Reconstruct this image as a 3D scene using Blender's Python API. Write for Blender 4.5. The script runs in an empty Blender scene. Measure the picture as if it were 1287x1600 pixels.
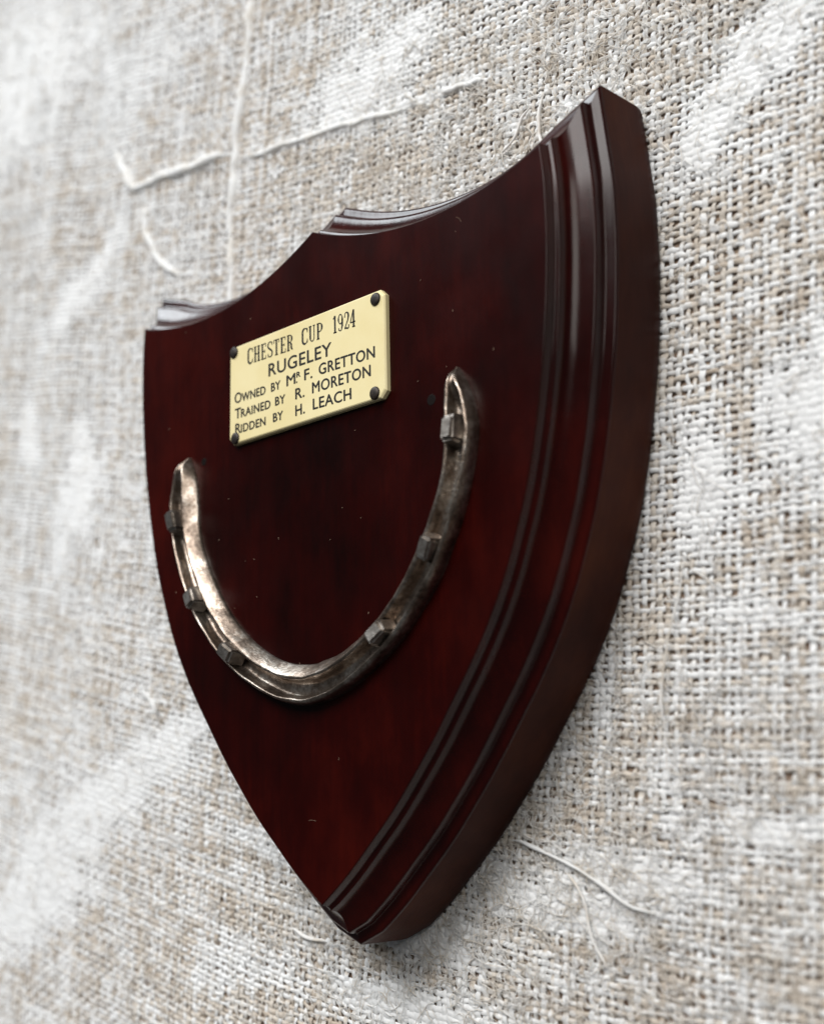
import bpy, bmesh, math, random
import numpy as np
from mathutils import Vector, Matrix

# ------------------------------------------------------------------ units
U = 0.20            # one shield width, metres
DW = 0.198          # depth of the wall behind the shield's front face (shield widths)
Z0 = 1.50           # height of the shield's shoulders above the floor
def P(x, d, z):     # x right of the axis, d behind the front face, z above the shoulders -> metres
    return Vector((x * U, (d - DW) * U, Z0 + z * U))

sc = bpy.context.scene
# ------------------------------------------------------------------ camera
cam = bpy.data.cameras.new("camera")
cob = bpy.data.objects.new("camera", cam)
sc.collection.objects.link(cob)
yaw, pitch, roll = math.radians(44.39), math.radians(12.62), math.radians(-1.723)
fw = Vector((-math.sin(yaw) * math.cos(pitch), math.cos(yaw) * math.cos(pitch), math.sin(pitch)))
r0 = Vector((math.cos(yaw), math.sin(yaw), 0)); u0 = r0.cross(fw)
rt = math.cos(roll) * r0 + math.sin(roll) * u0
up = rt.cross(fw)
cpos = P(1.5962, -1.4060, -0.9376)
cob.matrix_world = Matrix(((rt.x, up.x, -fw.x, cpos.x), (rt.y, up.y, -fw.y, cpos.y),
                           (rt.z, up.z, -fw.z, cpos.z), (0, 0, 0, 1)))
cam.sensor_fit = 'VERTICAL'; cam.sensor_height = 24.0
cam.lens = 24.0 * 2075.6 / 1600.0
cam.clip_start = 0.01; cam.clip_end = 50
cam.dof.use_dof = True
cam.dof.focus_distance = (P(0.08, 0.0, -0.30) - cpos).dot(fw)
cam.dof.aperture_fstop = 4.3
sc.camera = cob

# ------------------------------------------------------------------ light
world = bpy.data.worlds.new("World"); sc.world = world; world.use_nodes = True
wb = world.node_tree.nodes['Background']
wb.inputs['Color'].default_value = (0.90, 0.95, 1.0, 1); wb.inputs['Strength'].default_value = 0.08

def area(name, loc, target, sx, sy, power, col):
    l = bpy.data.lights.new(name, 'AREA'); l.shape = 'RECTANGLE'; l.size = sx; l.size_y = sy
    l.energy = power; l.color = col
    o = bpy.data.objects.new(name, l); sc.collection.objects.link(o)
    o.location = loc
    o.rotation_euler = (Vector(target) - Vector(loc)).to_track_quat('-Z', 'Y').to_euler()
    return o
ctr = P(0, 0, -0.4)
area("ceiling_light", (0.45, -3.2, Z0 + 2.7), ctr, 3.0, 2.0, 208, (1.0, 0.985, 0.965))
area("window_light", (-1.5, -0.95, Z0 + 1.85), ctr, 0.8, 0.8, 27, (0.90, 0.96, 1.0))
area("room_light", (1.75, -1.6, Z0 + 0.75), ctr, 0.9, 1.0, 13, (1.0, 0.96, 0.9))

sc.view_settings.view_transform = 'Standard'; sc.view_settings.look = 'None'
sc.view_settings.exposure = 0.0; sc.view_settings.gamma = 1.0
sc.view_settings.use_curve_mapping = False
sc.render.engine = 'CYCLES'
sc.cycles.max_bounces = 6

# ------------------------------------------------------------------ helpers
def link(o, parent=None):
    sc.collection.objects.link(o)
    if parent is not None:
        o.parent = parent
    return o
def mesh_obj(name, me, mat, parent=None):
    if mat is not None:
        me.materials.append(mat)
    return link(bpy.data.objects.new(name, me), parent)
def np_mesh(name, verts, quads, smooth=True):
    verts = np.ascontiguousarray(verts, np.float32).reshape(-1, 3)
    quads = np.ascontiguousarray(quads, np.int32)
    k = quads.shape[1]
    me = bpy.data.meshes.new(name)
    me.vertices.add(len(verts)); me.vertices.foreach_set('co', verts.ravel())
    me.loops.add(quads.size); me.loops.foreach_set('vertex_index', quads.ravel())
    me.polygons.add(len(quads))
    me.polygons.foreach_set('loop_start', np.arange(0, quads.size, k, dtype=np.int32))
    me.polygons.foreach_set('use_smooth', np.full(len(quads), smooth, dtype=bool))
    me.update(calc_edges=True)
    return me
class NT:
    def __init__(self, name):
        self.m = bpy.data.materials.new(name); self.m.use_nodes = True
        self.t = self.m.node_tree; self.b = self.t.nodes['Principled BSDF']
    def n(self, typ, **kw):
        nd = self.t.nodes.new(typ)
        for k, v in kw.items():
            if k.startswith('i_'):
                nd.inputs[k[2:].replace('_', ' ')].default_value = v
            else:
                setattr(nd, k, v)
        return nd
    def l(self, a, b): self.t.links.new(a, b)
    def ramp(self, fac, stops):
        r = self.n('ShaderNodeValToRGB'); e = r.color_ramp.elements
        while len(e) < len(stops): e.new(0.5)
        for el, (p, c) in zip(e, stops):
            el.position = p; el.color = (c[0], c[1], c[2], 1)
        self.l(fac, r.inputs['Fac']); return r.outputs['Color']
    def coords(self, scale=(1, 1, 1), kind='Object'):
        tc = self.n('ShaderNodeTexCoord'); mp = self.n('ShaderNodeMapping')
        mp.inputs['Scale'].default_value = scale
        self.l(tc.outputs[kind], mp.inputs['Vector']); return mp.outputs['Vector']
    def noise(self, vec, scale, detail=4, rough=0.55):
        nn = self.n('ShaderNodeTexNoise', i_Scale=scale, i_Detail=detail, i_Roughness=rough)
        self.l(vec, nn.inputs['Vector']); return nn.outputs['Fac']
    def math(self, op, a, b=None):
        m = self.n('ShaderNodeMath', operation=op)
        for i, v in enumerate((a, b)):
            if v is None: continue
            if isinstance(v, (int, float)): m.inputs[i].default_value = v
            else: self.l(v, m.inputs[i])
        return m.outputs[0]
    def bump(self, h, strength, dist):
        b = self.n('ShaderNodeBump'); b.inputs['Strength'].default_value = strength
        b.inputs['Distance'].default_value = dist
        self.l(h, b.inputs['Height']); self.l(b.outputs['Normal'], self.b.inputs['Normal'])
    def set(self, **kw):
        for k, v in kw.items():
            self.b.inputs[k.replace('_', ' ')].default_value = v

# ------------------------------------------------------------------ materials
def wood_material(name, rough, spec, cols=((0.0055, 0.0005, 0.0004), (0.0165, 0.0009, 0.0006), (0.039, 0.0026, 0.0012))):
    w = NT(name)
    v = w.coords((1, 1, 0.07))
    g = w.noise(v, 420, 5, 0.6)
    v2 = w.coords((1, 1, 0.55)); g2 = w.noise(v2, 55, 5, 0.65)
    v3 = w.coords(); g3 = w.noise(v3, 9, 3, 0.5)
    s = w.math('ADD', w.math('MULTIPLY', g, 0.12), w.math('ADD', w.math('MULTIPLY', g2, 0.42), w.math('MULTIPLY', g3, 0.60)))
    c = w.ramp(s, [(0.40, cols[0]), (0.56, cols[1]), (0.74, cols[2])])
    w.l(c, w.b.inputs['Base Color'])
    sm = w.noise(w.coords(), 60, 4, 0.6)
    rr = w.n('ShaderNodeMapRange'); rr.inputs['To Min'].default_value = rough - 0.05; rr.inputs['To Max'].default_value = rough + 0.09
    w.l(sm, rr.inputs['Value']); w.l(rr.outputs['Result'], w.b.inputs['Roughness'])
    w.set(Specular_IOR_Level=spec)
    w.bump(g, 0.12, 0.0004)
    return w.m
M_face = wood_material("mahogany_face", 0.30, 0.10)
M_mould = wood_material("mahogany_moulding", 0.16, 0.26)

M_edge = wood_material("mahogany_edge", 0.45, 0.07, ((0.012, 0.0022, 0.0014), (0.034, 0.0070, 0.0034), (0.070, 0.018, 0.007)))

iv = NT("ivory_plate")
v = iv.coords(); a = iv.noise(v, 40, 4); 
iv.l(iv.ramp(a, [(0.3, (0.78, 0.66, 0.34)), (0.7, (0.86, 0.76, 0.45))]), iv.b.inputs['Base Color'])
iv.set(Roughness=0.32, Specular_IOR_Level=0.4, Subsurface_Weight=0.0)
iv.bump(iv.noise(v, 160, 3), 0.05, 0.0003)
M_ivory = iv.m
ink = NT("black_engraving"); ink.set(Base_Color=(0.012, 0.011, 0.010, 1), Roughness=0.5); M_ink = ink.m
pn = NT("dark_brass_pin"); v = pn.coords()
pn.l(pn.ramp(pn.noise(v, 900, 3), [(0.35, (0.010, 0.008, 0.007)), (0.75, (0.05, 0.036, 0.026))]), pn.b.inputs['Base Color'])
pn.set(Metallic=0.3, Roughness=0.5); M_pin = pn.m

def steel(name, c0, c1, c2, rough):
    s = NT(name); v = s.coords()
    a = s.noise(v, 110, 6, 0.65); b = s.noise(v, 700, 4, 0.6)
    f = s.math('ADD', s.math('MULTIPLY', a, 0.7), s.math('MULTIPLY', b, 0.3))
    s.l(s.ramp(f, [(0.34, c0), (0.50, c1), (0.64, c2)]), s.b.inputs['Base Color'])
    rr = s.n('ShaderNodeMapRange'); rr.inputs['To Min'].default_value = rough + 0.16; rr.inputs['To Max'].default_value = rough - 0.08
    s.l(f, rr.inputs['Value']); s.l(rr.outputs['Result'], s.b.inputs['Roughness'])
    s.set(Metallic=1.0)
    s.bump(f, 0.5, 0.0008)
    return s.m
M_steel = steel("worn_steel", (0.07, 0.05, 0.038), (0.30, 0.24, 0.195), (0.68, 0.62, 0.55), 0.30)
M_nail = steel("nail_steel", (0.10, 0.085, 0.075), (0.34, 0.31, 0.28), (0.66, 0.63, 0.59), 0.38)

def attr_fac(nt, name):
    a = nt.n('ShaderNodeAttribute'); a.attribute_name = name; return a.outputs['Fac']
cl = NT("painted_sacking")
pf = attr_fac(cl, "paint"); tf = attr_fac(cl, "tone"); v = cl.coords()
fine = cl.noise(v, 1500, 3, 0.6)
tan = cl.ramp(cl.math('ADD', cl.math('MULTIPLY', tf, 0.75), cl.math('MULTIPLY', fine, 0.25)),
              [(0.10, (0.42, 0.35, 0.28)), (0.5, (0.59, 0.53, 0.46)), (0.9, (0.70, 0.66, 0.60))])
mixf = cl.n('ShaderNodeMapRange', interpolation_type='SMOOTHSTEP'); mixf.inputs['From Min'].default_value = 0.30; mixf.inputs['From Max'].default_value = 0.72
cl.l(cl.math('ADD', pf, cl.math('MULTIPLY', cl.math('SUBTRACT', fine, 0.5), 0.55)), mixf.inputs['Value'])
mx = cl.n('ShaderNodeMix', data_type='RGBA')
cl.l(mixf.outputs['Result'], mx.inputs['Factor']); cl.l(tan, mx.inputs[6]); mx.inputs[7].default_value = (0.81, 0.82, 0.825, 1)
cl.l(mx.outputs[2], cl.b.inputs['Base Color'])
cl.set(Roughness=0.85, Specular_IOR_Level=0.2)
cl.bump(fine, 0.35, 0.0004)
M_cloth = cl.m
fb = NT("pale_fibre"); v = fb.coords()
fb.l(fb.ramp(fb.noise(v, 160, 2), [(0.35, (0.68, 0.62, 0.54)), (0.55, (0.81, 0.80, 0.78))]), fb.b.inputs['Base Color'])
fb.set(Roughness=0.8, Specular_IOR_Level=0.2); M_fibre = fb.m
wp = NT("white_wall_paint"); v = wp.coords()
wp.l(wp.ramp(wp.noise(v, 120, 4), [(0.3, (0.66, 0.63, 0.58)), (0.55, (0.80, 0.81, 0.81))]), wp.b.inputs['Base Color'])
wp.set(Roughness=0.7, Specular_IOR_Level=0.25); wp.bump(wp.noise(v, 500, 4), 0.5, 0.0006); M_paint = wp.m
bk = NT("brown_backing"); v = bk.coords()
bk.l(bk.ramp(bk.noise(v, 70, 4), [(0.35, (0.22, 0.14, 0.10)), (0.65, (0.40, 0.31, 0.235))]), bk.b.inputs['Base Color'])
bk.set(Roughness=0.95, Specular_IOR_Level=0.1); M_back = bk.m
ds = NT("pale_dust"); ds.set(Base_Color=(0.30, 0.20, 0.14, 1), Roughness=0.9); M_dust = ds.m

hl = NT("spot_brown"); hl.set(Base_Color=(0.004, 0.0015, 0.001, 1), Roughness=0.6, Specular_IOR_Level=0.1); M_spot = hl.m  # near-black brown of the small spots on the face

# ------------------------------------------------------------------ noise in numpy
class VN:
    def __init__(self, seed, n=64):
        self.n = n; self.g = np.random.RandomState(seed).rand(n, n)
    def __call__(self, x, y):
        xi = np.floor(x).astype(int); yi = np.floor(y).astype(int)
        fx = x - xi; fy = y - yi
        fx = fx * fx * (3 - 2 * fx); fy = fy * fy * (3 - 2 * fy)
        n = self.n; g = self.g
        a = g[xi % n, yi % n]; b = g[(xi + 1) % n, yi % n]; c = g[xi % n, (yi + 1) % n]; d = g[(xi + 1) % n, (yi + 1) % n]
        return (a * (1 - fx) + b * fx) * (1 - fy) + (c * (1 - fx) + d * fx) * fy
def fbm(vn, x, y, o=4):
    s = 0; a = 0.5; t = 0
    for i in range(o):
        s = s + a * vn(x * 2 ** i + 7.3 * i, y * 2 ** i + 3.1 * i); t += a; a *= 0.55
    return s / t
vnA, vnB, vnC, vnD = VN(1), VN(2), VN(3), VN(4)

# ------------------------------------------------------------------ the wall: painted open-weave sacking
# the cloth hangs a little crooked: weft sags towards the right, warp leans
def sag(x):
    xx = np.clip(x, -0.65, 0.75); s = 0.7
    f = lambda q: -(0.055 * q + 0.13 * (s * q - q * q / 2))
    return f(xx) - f(0.0) + (x - xx) * np.where(x < 0, -0.235, -0.045)
def cloth_xz(u, v):
    x = u + 0.10 * (v + 0.35)
    return x, v + sag(x)
# (x, z, radius along, radius across, angle, strength)  areas where the paint went on thick
PATCH = [(0.12, 0.425, .055, .04, .2, .8), (-0.04, 0.385, .15, .085, -.15, 1.0), (0.78, 0.10, .11, .05, .5, 1.0), (0.69, 0.01, .09, .035, .9, 1.0),
         (0.80, -0.44, .055, .10, 0, 1.0), (0.63, -0.515, .05, .09, 0, 1.0), (0.345, -1.085, .12, .035, -.1, 1.4), (0.46, -1.035, .11, .03, -.2, 1.3),
         (0.10, -1.135, .08, .035, .1, 1.3), (0.22, -1.05, .05, .05, .1, 1.0), (-0.975, -0.19, .05, .12, .1, .9), (-1.05, -0.31, .04, .10, 0, .9),
         (-0.97, 0.30, .18, .05, .55, .8), (-1.22, -0.04, .04, .09, .3, .8), (-0.66, -0.80, .22, .045, .30, .9), (-0.90, -0.92, .20, .06, .3, .9),
         (-1.12, -1.10, .2, .09, .3, .8), (0.02, -1.23, .20, .035, -.1, .8), (-1.25, 0.95, .30, .22, .2, .6), (-0.75, 0.75, .25, .1, .2, .4),
         (0.15, 0.29, .12, .012, -.12, .8), (-0.16, 0.345, .12, .012, -.15, .8), (0.70, -0.98, .14, .02, -.05, .7), (0.72, -0.71, .10, .012, -.08, .6),
         (0.55, -0.93, .02, .09, .1, .5), (-0.35, -0.98, .12, .02, -.2, .8), (-0.42, -1.2, .12, .05, .1, .5), (0.44, 0.14, .03, .03, 0, .6)]
WK = (1.406 + DW) / (1.406 + 0.158)
def wx(x): return 1.5962 + (x - 1.5962) * WK
def wz(z): return -0.9376 + (z + 0.9376) * WK
def paint_at(x, z):
    w = 0.05 * (fbm(vnA, x * 9, z * 9) - 0.5)
    xs = x + w; zs = z + 0.05 * (fbm(vnB, x * 9 + 5, z * 9) - 0.5)
    p = 0.40 + 0.40 * (fbm(vnC, x * 3.2 + 11, z * 3.2, 4) - 0.42) + 0.55 * (fbm(vnD, x * 22, z * 22, 4) - 0.5)
    ed = 1.1 * (fbm(vnB, x * 26, z * 26, 4) - 0.5)
    for (px, pz, ra, rb, an, st) in PATCH:
        c, s = math.cos(an), math.sin(an)
        px, pz = wx(px), wz(pz)
        a = ((xs - px) * c + (zs - pz) * s) / ra; b = (-(xs - px) * s + (zs - pz) * c) / rb
        d = np.sqrt(a * a + b * b) + ed
        p = p + 1.0 * st * np.clip(1.45 - d, 0, 1)
    # far left of the wall was painted over more evenly
    p = p + 0.14 * np.clip((-0.45 - x) / 0.5, 0, 1)
    return p
def wall_bulge(x, z):    # slight waviness of the loose cloth, in shield widths towards the room
    b = 0.016 * (fbm(vnA, x * 2.1 + 3, z * 1.6, 2) - 0.5)
    left = np.clip((-0.62 - x) / 0.4, 0, 1)
    b = b + left * 0.05 * (fbm(vnD, x * 4.5 + z * 0.9, z * 1.1 + 9, 2) - 0.5)
    near = np.clip(1.25 - np.sqrt((x / 0.62) ** 2 + ((z + 0.45) / 0.72) ** 2) , 0, 0.35) / 0.35
    return b * (1 - near)

PU, PV = 0.0140, 0.0119          # warp and weft pitch, shield widths
UA, UB, VA, VB = -1.80, 1.15, -1.72, 1.62
NU, NV = int((UB - UA) / PU), int((VB - VA) / PV)
rng = np.random.RandomState(11)
ANG = np.radians([-80, -28, 28, 80])
def threads(weft):
    rows, cols = (NV, NU) if weft else (NU, NV)
    pr, pc = (PV, PU) if weft else (PU, PV)
    n = cols * 3 + 1
    k = np.arange(n) / 3.0
    R, K = np.meshgrid(np.arange(rows), k, indexing='ij')
    across = (R + 0.5) * pr + (VA if weft else UA)
    along = K * pc + (UA if weft else VA)
    jit = (rng.rand(rows, 1) - 0.5) * 0.24
    wob = (vnA(K * 0.21 + R * 17.3, R * 5.7) - 0.5) * 0.55 + (vnB(K * 0.8 + R * 9.1, R * 3.3) - 0.5) * 0.28
    across = across + (jit + wob) * pr
    u, v = (along, across) if weft else (across, along)
    x, z = cloth_xz(u, v)
    pt = paint_at(x, z)
    full = np.clip((pt - 0.85) / 0.5, 0, 1)
    wid = (0.62 + 0.22 * (rng.rand(rows, 1) - 0.4)) + 0.34 * (vnC(K * 0.33 + R * 31.7, R * 7.9) - 0.5) + 0.16 * (vnD(K * 1.3 + R * 13.7, R * 2.9) - 0.5)
    thick = (rng.rand(rows, 1) > 0.93) * 0.22
    wid = np.clip(wid + thick, 0.26, 0.98)
    wid = wid * (1 - full) + np.maximum(wid, 1.12) * full
    half = 0.5 * wid * pr
    sgn = 1 if weft else -1
    phase = np.cos(math.pi * (K - 0.5) + math.pi * R) * sgn
    crown = 0.0021 * phase * (1 - 0.55 * full)
    lift = wall_bulge(x, z) + 0.0015 * (vnB(K * 0.5 + R * 3.1, R * 1.7) - 0.5) + 0.001 * full
    # local frame
    dx = np.gradient(x, axis=1); dz = np.gradient(z, axis=1); L = np.hypot(dx, dz)
    nx, nz = -dz / L, dx / L
    V = np.empty((rows, n, 4, 3)); T = np.empty((rows, n, 4))
    for q, an in enumerate(ANG):
        off = half * math.sin(an) / math.sin(ANG[3])
        out = crown + lift + np.minimum(half, 0.0042) * 0.75 * math.cos(an)
        V[..., q, 0] = (x + nx * off) * U
        V[..., q, 2] = Z0 + (z + nz * off) * U
        V[..., q, 1] = -(out - 0.0018) * U
        T[..., q] = pt + 0.15 * phase + 0.10 * (math.cos(an) - 0.6)
    V += rng.normal(0, 0.00055 * U, V.shape) * [1, 0.8, 1]
    perthread = (rng.rand(rows, 1) - 0.5) * 0.34
    wht = (rng.rand(rows, 1) > 0.90) * 0.20
    T += (perthread + wht)[:, :, None]
    T += (0.7 * (vnA(K * 0.45 + R * 11.9, R * 4.3) - 0.5))[:, :, None]
    tone = np.clip(0.5 + (rng.rand(rows, 1) - 0.5) * 0.5 + 0.8 * (vnC(K * 0.6 + R * 3.7, R * 8.1) - 0.5) + 0.08 * phase, 0, 1)
    tone = np.repeat(tone[:, :, None], 4, axis=2)
    idx = np.arange(rows * n * 4).reshape(rows, n, 4)
    a = idx[:, :-1, :-1]; b = idx[:, 1:, :-1]; c = idx[:, 1:, 1:]; d = idx[:, :-1, 1:]
    Q = np.stack([a, b, c, d] if weft else [a, b, c, d], axis=-1).reshape(-1, 4)
    me = np_mesh("weft" if weft else "warp", V, Q)
    for nm, arr in (("paint", T), ("tone", tone)):
        at = me.attributes.new(nm, 'FLOAT', 'POINT'); at.data.foreach_set('value', np.ascontiguousarray(arr, np.float32).ravel())
    return me

# backing sheet of the wall, following the cloth
gx, gz = np.meshgrid(np.linspace(-3.2, 2.6, 150), np.linspace(-3.0, 2.9, 150), indexing='ij')
gy = -(wall_bulge(gx, gz) - 0.0052) * U
bm = bmesh.new()
gv = [[bm.verts.new((gx[i, j] * U, gy[i, j], Z0 + gz[i, j] * U)) for j in range(150)] for i in range(150)]
for i in range(149):
    for j in range(149):
        bm.faces.new((gv[i][j], gv[i + 1][j], gv[i + 1][j + 1], gv[i][j + 1]))
me = bpy.data.meshes.new("wall"); bm.to_mesh(me); bm.free()
wall = mesh_obj("wall", me, M_back); wall["kind"] = "structure"
for nm, wf in (("weft_threads", True), ("warp_threads", False)):
    o = mesh_obj(nm, threads(wf), M_cloth, wall); o["kind"] = "stuff"

# tubes along polylines -------------------------------------------------------
def tube_arrays(paths, sides=4):
    """paths: list of (points[n,3], radii[n]) in metres -> verts, quads"""
    VV, QQ = [], []; base = 0
    for pts, rad in paths:
        pts = np.asarray(pts, float); n = len(pts)
        t = np.gradient(pts, axis=0); t /= (np.linalg.norm(t, axis=1)[:, None] + 1e-12)
        ref = np.array([0.0, -1.0, 0.0])
        s = np.cross(t, ref); s /= (np.linalg.norm(s, axis=1)[:, None] + 1e-9)
        w = np.cross(s, t)
        an = np.arange(sides) * 2 * math.pi / sides
        ring = pts[:, None, :] + np.asarray(rad)[:, None, None] * (np.cos(an)[None, :, None] * s[:, None, :] + np.sin(an)[None, :, None] * w[:, None, :])
        VV.append(ring.reshape(-1, 3))
        i = np.arange(n * sides).reshape(n, sides) + base
        a = i[:-1]; b = i[1:]
        QQ.append(np.stack([a, np.roll(a, -1, 1), np.roll(b, -1, 1), b], -1).reshape(-1, 4))
        base += n * sides
    return np.concatenate(VV), np.concatenate(QQ)
def on_wall(x, z, lift):
    y = -(wall_bulge(x, z) + lift) * U
    return np.stack([x * U, y, Z0 + z * U], -1)

# loose fibres standing off the cloth
fr = np.random.RandomState(5); paths = []
for i in range(15000):
    x = fr.uniform(-1.5, 1.05); z = fr.uniform(-1.5, 1.2)
    if i % 5 < 2:      # more of the fluff sits by the tip and right of the plaque
        x = fr.normal(0.25, 0.4); z = fr.choice([-1.15, 0.22, -0.9]) + fr.normal(0, 0.12)
    n = 6; a = fr.uniform(0, 6.28); curl = fr.normal(0, 0.5); ln = fr.gamma(2.2, 0.011) + 0.008
    xs, zs, ls = [x], [z], [0.003]
    for k in range(n - 1):
        a += curl + fr.normal(0, 0.25)
        xs.append(xs[-1] + math.cos(a) * ln / n * 1.6); zs.append(zs[-1] + math.sin(a) * ln / n * 1.6)
        ls.append(max(0.0025, 0.0035 + 0.006 * math.sin(math.pi * (k + 1) / n) * fr.rand()))
    p = on_wall(np.array(xs), np.array(zs), np.array(ls))
    rad = np.full(n, fr.uniform(0.00035, 0.0009) * U); rad[-1] *= 0.3; rad[0] *= 0.5
    paths.append((p, rad))
V, Q = tube_arrays(paths, 3)
o = mesh_obj("loose_fibres", np_mesh("loose_fibres", V, Q), M_fibre, wall); o["kind"] = "stuff"

def smooth_path(pts, n):
    pts = np.asarray(pts, float)
    d = np.r_[0, np.cumsum(np.linalg.norm(np.diff(pts, axis=0), axis=1))]; d /= d[-1]
    t = np.linspace(0, 1, n)
    P_ = np.vstack([2 * pts[0] - pts[1], pts, 2 * pts[-1] - pts[-2]])
    out = np.empty((n, pts.shape[1]))
    for i, tt in enumerate(t):
        k = min(np.searchsorted(d, tt, side='right') - 1, len(pts) - 2); k = max(k, 0)
        f = (tt - d[k]) / max(d[k + 1] - d[k], 1e-9)
        p0, p1, p2, p3 = P_[k], P_[k + 1], P_[k + 2], P_[k + 3]
        out[i] = 0.5 * ((2 * p1) + (-p0 + p2) * f + (2 * p0 - 5 * p1 + 4 * p2 - p3) * f * f + (-p0 + 3 * p1 - 3 * p2 + p3) * f ** 3)
    return out
def cord(name, pts, rad, mat, lift=0.003, n=60, seed=0, label=None, sides=6):
    c = smooth_path([(wx(a), wz(b)) for a, b in pts], n); rs = np.random.RandomState(seed)
    j = (VN(seed + 20)(np.arange(n) * 0.22, np.arange(n) * 0.0) - 0.5)
    x = c[:, 0] + j * rad * 0.9; z = c[:, 1] + (VN(seed + 21)(np.arange(n) * 0.25, np.arange(n) * 0.0) - 0.5) * rad * 0.9
    rr = rad * (0.75 + 0.6 * VN(seed + 22)(np.arange(n) * 0.3, np.arange(n) * 0.0)) * np.clip(np.minimum(np.arange(n) + 0.4, n - 0.6 - np.arange(n)) / (n * 0.14), 0.12, 1)
    V, Q = tube_arrays([(on_wall(x, z, np.full(n, lift)), rr * U)], sides)
    o = mesh_obj(name, np_mesh(name, V, Q), mat, wall)
    if label: o["label"] = label
    return o
cord("seam_cord", [(-.33, .95), (-.359, .727), (-.381, .589), (-.403, .466), (-.418, .385), (-.431, .261), (-.433, .12), (-.44, -.02)], 0.0100, M_paint, 0.000, 120, 1, "white painted cord running down the sacking")
cord("raised_crease", [(-.87, .59), (-.845, .545), (-.816, .499), (-.79, .462), (-.765, .452), (-.72, .45), (-.664, .442), (-.546, .427), (-.468, .414), (-.435, .40)], 0.0105, M_paint, 0.001, 70, 2, "white painted crease with a hooked end")
cord("raised_crease", [(-.405, .385), (-.36, .372), (-.31, .364), (-.25, .355), (-.192, .345), (-.12, .335), (-.047, .319), (.03, .303), (.103, .289)], 0.0065, M_paint, 0.002, 70, 3)
cord("raised_crease", [(.17, .285), (.22, .277), (.27, .268)], 0.006, M_paint, 0.003, 30, 8)
cord("raised_crease", [(-.746, .40), (-.735, .345), (-.71, .29), (-.68, .25), (-.655, .227), (-.60, .185)], 0.0095, M_paint, 0.002, 50, 4)
cord("loose_thread", [(.255, -.985), (.30, -.995), (.36, -1.018), (.42, -1.045), (.47, -1.075), (.52, -1.085)], 0.0028, M_paint, 0.010, 50, 5)
cord("loose_thread", [(.36, -1.03), (.39, -1.07), (.40, -1.12), (.425, -1.16)], 0.0022, M_fibre, 0.008, 30, 6)
cord("loose_thread", [(.40, .19), (.385, .15), (.39, .10), (.41, .075), (.45, .08)], 0.0026, M_fibre, 0.008, 40, 7)
cord("loose_thread", [(.30, .115), (.33, .13), (.35, .16), (.37, .175)], 0.0022, M_fibre, 0.008, 30, 9)
cord("loose_thread", [(.60, -.60), (.585, -.66), (.56, -.73), (.545, -.80), (.55, -.84)], 0.0018, M_fibre, 0.012, 40, 10)
cord("loose_thread", [(-.72, -.68), (-.69, -.70), (-.665, -.735)], 0.005, M_paint, 0.006, 24, 12)
cord("loose_thread", [(-.25, -1.13), (-.21, -1.145), (-.16, -1.15)], 0.003, M_fibre, 0.007, 24, 13)

# ------------------------------------------------------------------ the plaque
plaque = bpy.data.objects.new("mounted_plaque", None)
plaque.location = P(0, DW, -1.13); plaque.empty_display_size = 0.05
link(plaque)
plaque["label"] = "dark mahogany shield plaque with horseshoe and cream name plate hung on the sacking wall"
plaque["category"] = "plaque"
PINV = Matrix.Translation(-plaque.location)
def part(name, me, mat, parent, label=None):
    """meshes are written in world metres; parents carry only the plaque's translation"""
    me.transform(PINV)
    o = mesh_obj(name, me, mat, parent)
    if label: o["label"] = label
    return o

# --- shield outline (front face), right half, from shoulder to tip
SIDE = [(.500, 0.0), (.5045, -.05), (.5045, -.10), (.503, -.15), (.4995, -.20), (.4945, -.25), (.488, -.30), (.479, -.35), (.469, -.40),
        (.457, -.45), (.4415, -.505), (.421, -.56), (.397, -.617), (.366, -.675), (.330, -.73), (.285, -.79), (.245, -.842), (.210, -.883), (.160, -.938), (.110, -.985), (.055, -1.034), (0, -1.076)]
side = smooth_path(SIDE, 90)
tt = np.linspace(0, 1, 50)
top = np.stack([0.5 * tt, 0.034 * (1 - tt) + 0.0 * tt - 4 * 0.051 * tt * (1 - tt)], -1)     # peak -> right shoulder
segs = [top, side, (side * [-1, 1])[::-1], (top * [-1, 1])[::-1]]
def seg_normals(s):
    t = np.gradient(s, axis=0); t /= np.linalg.norm(t, axis=1)[:, None]
    return np.stack([-t[:, 1], t[:, 0]], -1)          # left of travel = outward? (clockwise travel)
# profile: (outward, depth)
PROF = [(0, 0), (.0010, .0005), (.0018, .0020), (.0030, .0140), (.0038, .0166), (.0056, .0178), (.0085, .0184), (.0099, .0194), (.0105, .0215),
        (.0115, .0275), (.0140, .0335), (.0180, .0390), (.0230, .0435), (.0290, .0474), (.0350, .0505), (.0410, .0531), (.0448, .0547), (.0464, .0562), (.0471, .0590),
        (.0475, .0620), (.0482, .0715), (.0492, .0745), (.0525, .0762), (.0600, .0772), (.0636, .0785), (.0655, .0805), (.0662, .0840), (.0662, .0900),
        (.0662, .1720), (.0650, .1850), (.0610, .1950), (.0550, DW + .002)]
NSPLIT = 26          # moulding up to the outer arris, plain edge of the backboard behind it
norms = [seg_normals(s) for s in segs]
if (norms[1][30] @ np.array([1, 0])) < 0: norms = [-n for n in norms]
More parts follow.
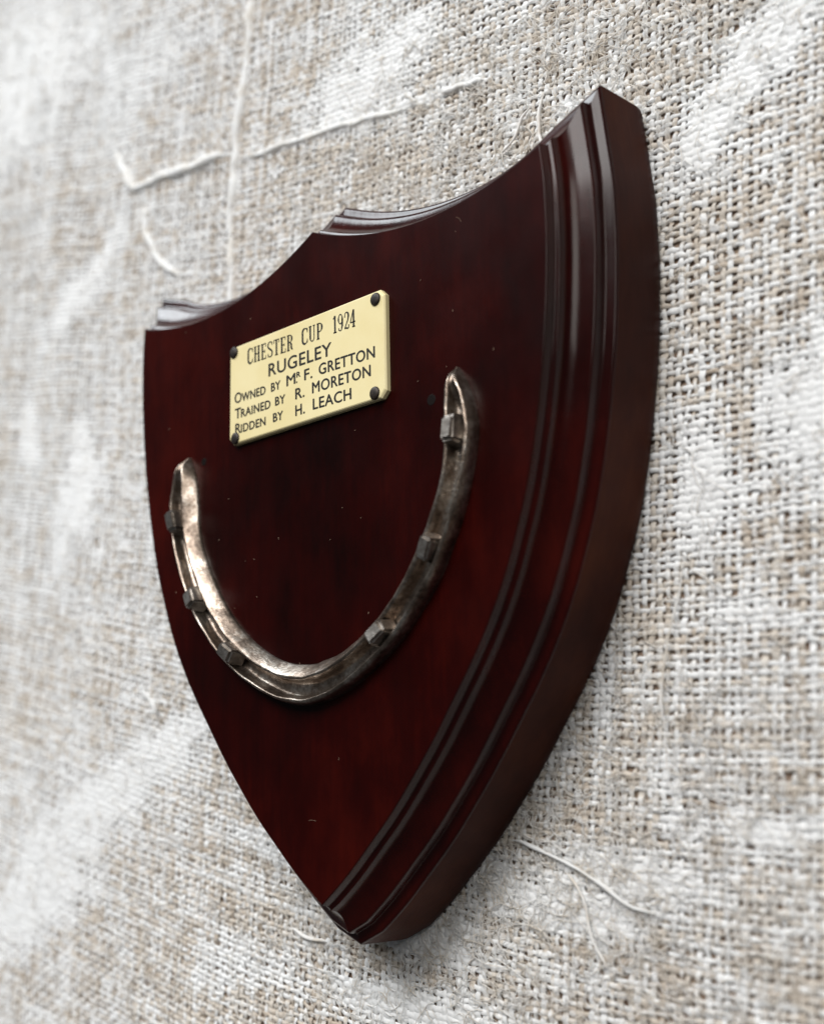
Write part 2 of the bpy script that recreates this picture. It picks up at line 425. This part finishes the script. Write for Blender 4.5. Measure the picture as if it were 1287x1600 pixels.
# mitre vectors at the four corners
mit = []
for i in range(4):
    a = norms[i][-1]; b = norms[(i + 1) % 4][0]
    m = a + b; m = m / (m @ a)
    if i == 1: m = m * 0.80          # the tip is blunted
    mit.append(m)
def sweep(name, pr):
    VV, QQ = [], []; base = 0
    pr = np.array(pr)
    for i, sg in enumerate(segs):
        nn = norms[i].copy(); nn[-1] = mit[i]; nn[0] = mit[i - 1]
        # the shoulders are drawn out to small horns
        w = (np.linspace(0, 1, len(sg)) if i == 0 else np.linspace(1, 0, len(sg))) ** 9
        if i == 0 or i == 3: nn[:, 1] += 0.24 * w
        if i == 1: nn[0, 1] += 0.24
        if i == 2: nn[-1, 1] += 0.24
        X = sg[:, None, 0] + nn[:, None, 0] * pr[None, :, 0]
        Z = sg[:, None, 1] + nn[:, None, 1] * pr[None, :, 0]
        D = np.broadcast_to(pr[None, :, 1], X.shape)
        W3 = np.stack([X * U, (D - DW) * U, Z0 + Z * U], -1)
        n, k = X.shape
        VV.append(W3.reshape(-1, 3)); idx = np.arange(n * k).reshape(n, k) + base; base += n * k
        QQ.append(np.stack([idx[:-1, :-1], idx[1:, :-1], idx[1:, 1:], idx[:-1, 1:]], -1).reshape(-1, 4))
    return np_mesh(name, np.concatenate(VV), np.concatenate(QQ))
mould_me = sweep("moulding", PROF[:NSPLIT + 1]); edge_me = sweep("backboard_edge", PROF[NSPLIT:])
# the board: front face
bm = bmesh.new()
ring = np.concatenate([s[:-1] for s in segs])
fv = [bm.verts.new(P(x, 0.0, z)) for x, z in ring]
bv = [bm.verts.new(P(x, 0.02, z)) for x, z in ring * 0.995 + [0, -0.002]]
f = bm.faces.new(fv)
for i in range(len(fv)):
    j = (i + 1) % len(fv); bm.faces.new((fv[i], fv[j], bv[j], bv[i]))
bmesh.ops.recalc_face_normals(bm, faces=bm.faces)
bmesh.ops.triangulate(bm, faces=[f])
me = bpy.data.meshes.new("shield_board"); bm.to_mesh(me); bm.free()
board = part("shield_board", me, M_face, plaque, "flat dark red mahogany front of the shield")
part("backboard_edge", edge_me, M_edge, board, "plain square edge of the shield against the wall")
part("moulding", mould_me, M_mould, board, "stepped and hollowed moulding round the edge of the shield")

# small dark brown discs on the face, and dust
def disc(name, x, z, r, d0, d1, mat, parent):
    bm = bmesh.new(); n = 14
    a = [bm.verts.new(P(x + r * math.cos(t) , d0, z + r * math.sin(t))) for t in np.linspace(0, 2 * math.pi, n, endpoint=False)]
    b = [bm.verts.new(P(x + 0.75 * r * math.cos(t), d1, z + 0.75 * r * math.sin(t))) for t in np.linspace(0, 2 * math.pi, n, endpoint=False)]
    bm.faces.new(b)
    for i in range(n): bm.faces.new((a[i], a[(i + 1) % n], b[(i + 1) % n], b[i]))
    bmesh.ops.recalc_face_normals(bm, faces=bm.faces)
    me = bpy.data.meshes.new(name); bm.to_mesh(me); bm.free()
    return part(name, me, mat, parent)
disc("dark_spot", 0.268, -0.331, 0.011, 0.001, -0.0003, M_spot, board)
disc("dark_spot", -0.305, -0.31, 0.009, 0.001, -0.0003, M_spot, board)
dr = np.random.RandomState(8); paths = []
for i in range(40):
    x = dr.uniform(-0.42, 0.45); z = dr.uniform(-0.95, -0.03)
    if abs(x) > 0.47 + 0.4 * min(0, z + 0.4): continue
    a = dr.uniform(0, 6.28); ln = dr.uniform(0.001, 0.004) if i % 23 else dr.uniform(0.010, 0.018)
    n = 5; t = np.linspace(-1, 1, n) * ln / 2; cv = dr.normal(0, 0.25) * t * t / (ln + 1e-6)
    pts = np.array([P(x + math.cos(a) * q - math.sin(a) * c, -0.0006, z + math.sin(a) * q + math.cos(a) * c) for q, c in zip(t, cv)])
    paths.append((pts, np.full(n, (0.0005 if i % 23 else 0.0003) * U)))
V, Q = tube_arrays(paths, 3)
o = part("dust_specks", np_mesh("dust_specks", V, Q), M_dust, board); o["kind"] = "stuff"

# --- ivory-coloured name plate
PC = np.array([-0.0172, -0.2133]); PA = -0.0125
def pxz(x, z):                          # plate coordinates -> shield coordinates
    return PC[0] + x * math.cos(PA) - z * math.sin(PA), PC[1] + x * math.sin(PA) + z * math.cos(PA)
HW, HH, CH = 0.1990, 0.0905, 0.0110
TH = 0.0105
def plate_ring(inset, c):
    w, h = HW - inset, HH - inset
    return [(-w + c, -h), (w - c, -h), (w, -h + c), (w, h - c), (w - c, h), (-w + c, h), (-w, h - c), (-w, -h + c)]
bm = bmesh.new(); rings = []
for inset, dep in ((0.0, 0.001), (0.0, -0.0072), (0.0018, -0.0096), (0.0034, -TH)):
    rings.append([bm.verts.new(P(*[pxz(x, z)[0], dep, pxz(x, z)[1]])) for x, z in plate_ring(inset, CH)])
for a, b in zip(rings[:-1], rings[1:]):
    for i in range(8): bm.faces.new((a[i], a[(i + 1) % 8], b[(i + 1) % 8], b[i]))
bm.faces.new(rings[-1])
bmesh.ops.recalc_face_normals(bm, faces=bm.faces)
me = bpy.data.meshes.new("name_plate"); bm.to_mesh(me); bm.free()
plate = part("name_plate", me, M_ivory, plaque, "cream name plate with black lettering and clipped corners")
# pins
for k, (px, pz) in enumerate([(-.2021, -.1312), (.1633, -.1396), (.1565, -.2950), (-.1985, -.2910)]):
    bm = bmesh.new(); R = 0.0108; prof = [(1.0, -0.0095), (1.0, -0.0116), (0.94, -0.0130), (0.75, -0.0141), (0.4, -0.0147), (0.12, -0.0149)]
    n = 18; rr = []
    for q, d in prof:
        rr.append([bm.verts.new(P(px + R * q * math.cos(t), d, pz + R * q * math.sin(t))) for t in np.linspace(0, 2 * math.pi, n, endpoint=False)])
    for a, b in zip(rr[:-1], rr[1:]):
        for i in range(n): bm.faces.new((a[i], a[(i + 1) % n], b[(i + 1) % n], b[i])).smooth = True
    bm.faces.new(rr[-1])
    bmesh.ops.recalc_face_normals(bm, faces=bm.faces)
    me = bpy.data.meshes.new("pin"); bm.to_mesh(me); bm.free()
    part("pin", me, M_pin, plate)

# lettering -------------------------------------------------------------------
def bar(bm, p, q, w):
    """a flat bar from p to q, width w, in glyph space"""
    p, q = Vector(p), Vector(q); d = (q - p).normalized(); n = Vector((-d.y, d.x)) * w / 2
    vs = [bm.verts.new((c.x, c.y, 0)) for c in (p - n, q - n, q + n, p + n)]
    bm.faces.new(vs)
def stroke(bm, pts, w):
    """a bent stroke of constant width w (w may be a list)"""
    pts = [Vector(p) for p in pts]; n = len(pts); ws = w if isinstance(w, (list, tuple)) else [w] * n
    L, R_ = [], []
    for i in range(n):
        d = (pts[min(i + 1, n - 1)] - pts[max(i - 1, 0)]).normalized(); nn = Vector((-d.y, d.x)) * ws[i] / 2
        L.append(bm.verts.new((pts[i].x + nn.x, pts[i].y + nn.y, 0))); R_.append(bm.verts.new((pts[i].x - nn.x, pts[i].y - nn.y, 0)))
    for i in range(n - 1): bm.faces.new((L[i], L[i + 1], R_[i + 1], R_[i]))
def arc(cx, cy, rx, ry, a0, a1, n=10):
    return [(cx + rx * math.cos(math.radians(a0 + (a1 - a0) * i / (n - 1))), cy + ry * math.sin(math.radians(a0 + (a1 - a0) * i / (n - 1)))) for i in range(n)]
SW, TN, SF = 0.135, 0.068, 0.068       # stem, hairline and serif thickness
def slab(bm, x, y, w=0.22): bar(bm, (x - w / 2, y), (x + w / 2, y), SF)
def gC(bm):
    stroke(bm, arc(.25, .76, .19, .22, 10, 180, 9) + arc(.25, .24, .19, .22, 180, 350, 9), [TN] * 4 + [.08] + [SW] * 9 + [.08] + [TN] * 3)
    bar(bm, (.44, .70), (.44, .98), .06); bar(bm, (.44, .06), (.44, .30), .05)
def gH(bm):
    for x in (.12, .42):
        bar(bm, (x, 0), (x, 1), SW); slab(bm, x, .025); slab(bm, x, .975)
    bar(bm, (.12, .5), (.42, .5), TN)
def gE(bm):
    bar(bm, (.13, 0), (.13, 1), SW); bar(bm, (.02, .025), (.44, .025), SF); bar(bm, (.02, .975), (.43, .975), SF)
    bar(bm, (.13, .5), (.34, .5), TN); bar(bm, (.34, .40), (.34, .60), .045); bar(bm, (.43, 0), (.43, .24), .05); bar(bm, (.42, .77), (.42, 1), .05)
def gS(bm):
    stroke(bm, arc(.24, .75, .18, .23, 20, 200, 8) + [(.12, .60), (.24, .51), (.36, .41)] + arc(.24, .25, .18, .23, 20, -160, 8), [TN] * 3 + [.07, .09, .10, .10, .11, .12, .12, .11, .11, .10, .10, .09, .07] + [TN] * 3)
    bar(bm, (.40, .74), (.40, .98), .05); bar(bm, (.075, .02), (.075, .26), .05)
def gT(bm):
    bar(bm, (.25, 0), (.25, 1), SW); bar(bm, (.02, .975), (.48, .975), SF); slab(bm, .25, .025, .26)
    bar(bm, (.04, .76), (.04, 1), .05); bar(bm, (.46, .76), (.46, 1), .05)
def gR(bm):
    bar(bm, (.12, 0), (.12, 1), SW); slab(bm, .12, .025); bar(bm, (.02, .975), (.25, .975), SF)
    stroke(bm, [(.12, .975)] + arc(.24, .75, .17, .225, 90, -90, 9) + [(.12, .525)], [TN, TN, .06, .085, SW, SW, SW, .085, .06, TN, TN])
    stroke(bm, [(.26, .52), (.36, .40), (.38, .12), (.47, .03)], [TN, SW, SW, TN])
def gU(bm):
    stroke(bm, [(.12, 1), (.12, .28)] + arc(.27, .24, .15, .21, 180, 360, 9) + [(.42, 1)], [SW] * 3 + [.09, .07] + [TN] * 7)
    slab(bm, .12, .975); slab(bm, .42, .975, .18)
def gP(bm):
    bar(bm, (.12, 0), (.12, 1), SW); slab(bm, .12, .025); bar(bm, (.02, .975), (.25, .975), SF)
    stroke(bm, [(.12, .975)] + arc(.24, .72, .18, .255, 90, -90, 9) + [(.12, .465)], [TN, TN, .06, .085, SW, SW, SW, .085, .06, TN, TN])
def g1(bm):
    bar(bm, (.22, 0), (.22, 1), SW); slab(bm, .22, .025, .28); stroke(bm, [(.20, .98), (.12, .86), (.06, .84)], TN)
def g9(bm):
    stroke(bm, arc(.23, .70, .16, .275, 0, 360, 17), [SW, .09, .06, TN, TN, TN, .06, .09, SW, .09, .06, TN, TN, TN, .06, .09, SW])
    stroke(bm, [(.39, .70), (.38, .30), (.30, .06), (.20, .03), (.10, .08), (.09, .2)], [SW, SW, .07, TN, TN, .07])
def g2(bm):
    stroke(bm, [(.08, .70), (.10, .88)] + arc(.23, .76, .16, .215, 130, -10, 7) + [(.34, .52), (.16, .22), (.07, .05)], [.08, .06, TN, TN, .06, .09, SW, SW, SW, .09, .07, TN])
    stroke(bm, [(.06, .06), (.20, .08), (.32, .03), (.40, .06), (.42, .24)], [.06, .10, .10, .07, TN])
def g4(bm):
    bar(bm, (.30, 0), (.30, 1), SW); slab(bm, .30, .025, .24); stroke(bm, [(.28, .98), (.03, .30)], TN); bar(bm, (.02, .29), (.45, .29), SF)
GL = {'C': (gC, .50), 'H': (gH, .56), 'E': (gE, .50), 'S': (gS, .48), 'T': (gT, .52), 'R': (gR, .52), 'U': (gU, .56), 'P': (gP, .48), '1': (g1, .40), '9': (g9, .46), '2': (g2, .46), '4': (g4, .48)}
def slab_word(word):
    bm = bmesh.new(); x = 0; zo = 0.0
    for ch in word:
        fn, adv = GL[ch]; b2 = bmesh.new(); fn(b2)
        if b2.faces:
            for i, f in enumerate(list(b2.faces)):
                for v in f.verts: pass
            for v in b2.verts: v.co.x += x
        me = bpy.data.meshes.new("g"); b2.to_mesh(me); b2.free(); bm.from_mesh(me); bpy.data.meshes.remove(me)
        x += adv + 0.05
    return bm
def sans_word(parts, gap=0.0):
    """parts: list of (text, size, raise) set in the built-in sans face; returns a bmesh with cap height 1 for size 1"""
    bm = bmesh.new(); x = 0.0
    for text, size, rz in parts:
        cu = bpy.data.curves.new("t", 'FONT'); cu.body = text; cu.size = 1.0; cu.space_character = 1.06; cu.resolution_u = 4; cu.offset = 0.0
        ob = bpy.data.objects.new("t", cu); sc.collection.objects.link(ob)
        dg = bpy.context.evaluated_depsgraph_get(); dg.update()
        me = bpy.data.meshes.new_from_object(ob.evaluated_get(dg))
        bpy.data.objects.remove(ob); bpy.data.curves.remove(cu)
        co = np.array([v.co[:] for v in me.vertices])
        capd = co[:, 1].max()
        k = size / CAP
        mn, mxx = co[:, 0].min(), co[:, 0].max()
        me.transform(Matrix.Translation((x - mn * k, rz, 0)) @ Matrix.Scale(k, 4))
        bm.from_mesh(me); bpy.data.meshes.remove(me)
        x += (mxx - mn) * k + gap
    return bm
def cap_height():
    cu = bpy.data.curves.new("t", 'FONT'); cu.body = "H"; cu.size = 1.0; cu.offset = 0.0
    ob = bpy.data.objects.new("t", cu); sc.collection.objects.link(ob)
    dg = bpy.context.evaluated_depsgraph_get(); dg.update()
    me = bpy.data.meshes.new_from_object(ob.evaluated_get(dg))
    h = max(v.co.y for v in me.vertices)
    bpy.data.objects.remove(ob); bpy.data.curves.remove(cu); bpy.data.meshes.remove(me)
    return h
CAP = cap_height()
def place_word(bm, x0, x1, base0, base1, cap, dep):
    """fit the word between x0 and x1 (shield widths) on its baseline"""
    xs = [v.co.x for v in bm.verts]; mn, mxx = min(xs), max(xs)
    for v in bm.verts:
        t = (v.co.x - mn) / (mxx - mn)
        v.co = P(x0 + (x1 - x0) * t, dep, base0 + (base1 - base0) * t + v.co.y * cap)
    bmesh.ops.recalc_face_normals(bm, faces=bm.faces)
    for f in bm.faces:
        if f.normal.y > 0: f.normal_flip()
INKD = -TH - 0.00035
def line(words, cap, label=None, bold=True):
    out = bmesh.new()
    for w in words:
        src = bpy.data.meshes.new("w"); w[0].to_mesh(src); w[0].free()
        # the cutter was broad: the same word again, a hair to each side and a hair deeper
        for k, (ox, oz) in enumerate(((0, 0), (.0007, 0), (-.0007, 0), (0, .0005), (0, -.0005)) if bold else ((0, 0),)):
            b2 = bmesh.new(); b2.from_mesh(src)
            place_word(b2, w[1] + ox, w[2] + ox, w[3] + oz, w[4] + oz, cap if len(w) < 6 else w[5], INKD + k * 0.00004)
            me = bpy.data.meshes.new("w"); b2.to_mesh(me); b2.free(); out.from_mesh(me); bpy.data.meshes.remove(me)
        bpy.data.meshes.remove(src)
    me = bpy.data.meshes.new("lettering"); out.to_mesh(me); out.free()
    o = part("lettering", me, M_ink, plate)
    if label: o["label"] = label
    return o
line([(slab_word("CHESTER"), -.1640, -.0410, -.1632, -.1690), (slab_word("CUP"), -.0178, .0358, -.1676, -.1692), (slab_word("1924"), .0610, .1152, -.1690, -.1712, .0300)], .0285, "engraved words CHESTER CUP 1924", False)
line([(sans_word([("RUGELEY", 1, 0)]), -.1058, .0556, -.2002, -.2044)], .0222, "engraved word RUGELEY")
SM = 0.80
line([(sans_word([("O", 1, 0), ("WNED", SM, 0)], .06), -.2005, -.1150, -.2268, -.2295), (sans_word([("BY", 1, 0)]), -.0992, -.0750, -.2296, -.2300, .0150),
      (sans_word([("M", 1, 0), ("R", .50, .50)], .16), -.0582, -.0225, -.2300, -.2305), (sans_word([("F.", 1, 0)]), -.0120, .0075, -.2310, -.2313),
      (sans_word([("GRETTON", 1, 0)]), .0246, .1582, -.2308, -.2356)], .0185, "engraved words OWNED BY MR F. GRETTON")
line([(sans_word([("T", 1, 0), ("RAINED", SM, 0)], .05), -.1995, -.1020, -.2556, -.2580), (sans_word([("BY", 1, 0)]), -.0886, -.0628, -.2572, -.2580, .0150),
      (sans_word([("R.", 1, 0)]), -.0354, -.0130, -.2588, -.2592), (sans_word([("MORETON", 1, 0)]), .0074, .1476, -.2586, -.2640)], .0185, "engraved words TRAINED BY R. MORETON")
line([(sans_word([("R", 1, 0), ("IDDEN", SM, 0)], .06), -.1985, -.1154, -.2832, -.2852), (sans_word([("BY", 1, 0)]), -.0945, -.0690, -.2850, -.2856, .0150),
      (sans_word([("H.", 1, 0)]), -.0358, -.0125, -.2878, -.2882), (sans_word([("LEACH", 1, 0)]), .0086, .1016, -.2870, -.2910)], .0182, "engraved words RIDDEN BY H. LEACH")
# the stop under the small raised R
bm = bmesh.new()
for (x, z, w, h) in ((-.0318, -.2292, .0030, .0030),):
    bm.faces.new([bm.verts.new(P(x + a * w / 2, INKD, z + b * h / 2)) for a, b in ((-1, -1), (1, -1), (1, 1), (-1, 1))])
for f in bm.faces:
    f.normal_update()
    if f.normal.y > 0: f.normal_flip()
me = bpy.data.meshes.new("full_stop"); bm.to_mesh(me); bm.free(); part("full_stop", me, M_ink, plate)

# --- horseshoe
OUT = [(.337, -.294), (.3425, -.302), (.353, -.319), (.3655, -.350), (.3730, -.387), (.369, -.420), (.361, -.455), (.349, -.493), (.333, -.530), (.299, -.590), (.271, -.626), (.238, -.660), (.200, -.692), (.157, -.720), (.110, -.745), (.060, -.763), (0, -.772)]
INN = [(.334, -.294), (.329, -.302), (.3205, -.319), (.310, -.350), (.3055, -.387), (.304, -.418), (.297, -.454), (.281, -.492), (.260, -.530), (.226, -.580), (.197, -.613), (.163, -.643), (.125, -.669), (.090, -.687), (.058, -.698), (.028, -.704), (0, -.706)]
OUT = OUT + [(-x, z) for x, z in OUT[-2::-1]]; INN = INN + [(-x, z) for x, z in INN[-2::-1]]
NS = 150
def resamp(pts, n):
    # keep index correspondence between inner and outer lines
    pts = np.asarray(pts, float); m = len(pts); t = np.linspace(0, m - 1, n)
    Pp = np.vstack([2 * pts[0] - pts[1], pts, 2 * pts[-1] - pts[-2]]); o = np.empty((n, 2))
    for i, q in enumerate(t):
        k = min(int(q), m - 2); f = q - k; p0, p1, p2, p3 = Pp[k:k + 4]
        o[i] = 0.5 * ((2 * p1) + (-p0 + p2) * f + (2 * p0 - 5 * p1 + 4 * p2 - p3) * f * f + (-p0 + 3 * p1 - 3 * p2 + p3) * f ** 3)
    return o
outer = resamp(OUT, NS); inner = resamp(INN, NS)
s_ = np.linspace(-1, 1, NS)
SX = -0.010
TS = 0.0255
# section: (fraction inner->outer, height fraction, groove flag)
SEC = [(0.00, -0.05, 0), (0.00, 0.12, 0), (0.03, 0.26, 0), (0.12, 0.50, 0), (0.22, 0.76, 0), (0.285, 0.91, 0), (0.325, 0.985, 0), (0.36, 0.97, 0), (0.39, 0.84, 1), (0.415, 0.50, 1), (0.445, 0.22, 1), (0.50, 0.10, 1),
       (0.73, 0.10, 1), (0.785, 0.22, 1), (0.815, 0.50, 1), (0.84, 0.84, 1), (0.868, 0.96, 0), (0.905, 0.95, 0), (0.945, 0.80, 0), (0.975, 0.52, 0), (0.993, 0.28, 0), (1.0, 0.10, 0), (1.0, -0.05, 0)]
heel = np.clip((1 - np.abs(s_)) / 0.15, 0, 1); heel = heel * heel * (3 - 2 * heel)
grv = np.clip((1 - np.abs(s_) - 0.13) / 0.07, 0, 1)
irr = VN(31); VV = np.empty((NS, len(SEC), 3))
for q, (fr_, h, g) in enumerate(SEC):
    hh = np.full(NS, h)
    if g: hh = h * grv + (0.62 + 0.36 * abs(fr_ - 0.59) / 0.2) * (1 - grv)
    hgt = TS * hh * (0.16 + 0.84 * heel) if h > 0 else np.full(NS, -0.0015)
    wob = (irr(s_ * 30 + 40, np.full(NS, q * 0.6)) - 0.5)
    fq = fr_ + (0.035 * wob if 0 < q < len(SEC) - 1 else 0)
    hgt = hgt + (0.0011 * (irr(s_ * 42 + 90, np.full(NS, q * 0.5 + 20)) - 0.5) if h > 0.2 else 0)
    x = inner[:, 0] + (outer[:, 0] - inner[:, 0]) * fq + SX; z = inner[:, 1] + (outer[:, 1] - inner[:, 1]) * fq
    VV[:, q] = np.stack([x * U, (-hgt - DW) * U, Z0 + z * U], -1)
k = len(SEC); idx = np.arange(NS * k).reshape(NS, k)
Q = np.stack([idx[:-1, :-1], idx[1:, :-1], idx[1:, 1:], idx[:-1, 1:]], -1).reshape(-1, 4)
me = np_mesh("horseshoe", VV, Q)
bm = bmesh.new(); bm.from_mesh(me)
bm.verts.ensure_lookup_table()
for i in (0, NS - 1):
    bm.faces.new([bm.verts[int(v)] for v in idx[i]])
bmesh.ops.recalc_face_normals(bm, faces=bm.faces)
bm.to_mesh(me); bm.free()
shoe = part("horseshoe", me, M_steel, plaque, "worn grooved steel horseshoe with nails in the crease")
# nails: wedge-shaped heads standing out of the groove
def nail(x, z, ang, lx, lz, hgt, tilt, seed):
    rs = np.random.RandomState(seed); bm = bmesh.new()
    bmesh.ops.create_cube(bm, size=1.0)
    bmesh.ops.bevel(bm, geom=bm.edges[:], offset=0.13, segments=2, affect='EDGES')
    for v in bm.verts:
        t = v.co.z + 0.5
        a = v.co.x * lx * (1.0 - 0.28 * t); b = v.co.y * lz * (1.0 - 0.22 * t)
        h = 0.002 + t * (hgt + .004) + tilt * v.co.y * t * 0.010 + rs.normal(0, 0.0004)
        a += tilt * 0.004 * t
        c, s = math.cos(ang), math.sin(ang)
        v.co = P(x + a * c - b * s, -h, z + a * s + b * c)
    bmesh.ops.recalc_face_normals(bm, faces=bm.faces)
    me = bpy.data.meshes.new("nail"); bm.to_mesh(me); bm.free()
    for p in me.polygons: p.use_smooth = False
    return part("nail", me, M_nail, shoe)
def groove_point(side, zt, f=0.60):
    half = NS // 2; rngi = range(0, half) if side > 0 else range(half, NS)
    best = min(rngi, key=lambda i: abs((inner[i] + (outer[i] - inner[i]) * f)[1] - zt))
    p = inner[best] + (outer[best] - inner[best]) * f
    a = inner[max(best - 1, 0)] + (outer[max(best - 1, 0)] - inner[max(best - 1, 0)]) * f
    b = inner[min(best + 1, NS - 1)] + (outer[min(best + 1, NS - 1)] - inner[min(best + 1, NS - 1)]) * f
    d = b - a
    return p[0] + SX, p[1], math.atan2(d[1], d[0]) - math.pi / 2
for k, (side_, zt, lx, lz, hg, tl) in enumerate([(1, -.399, .031, .050, .036, .5), (1, -.558, .032, .044, .034, -.6), (1, -.678, .031, .044, .032, .5),
                                                 (-1, -.415, .034, .046, .038, .6), (-1, -.560, .033, .044, .037, -.5), (-1, -.672, .033, .042, .036, .4)]):
    gx, gz, an = groove_point(side_, zt)
    nail(gx, gz, an, lx, lz, hg, tl, 40 + k)
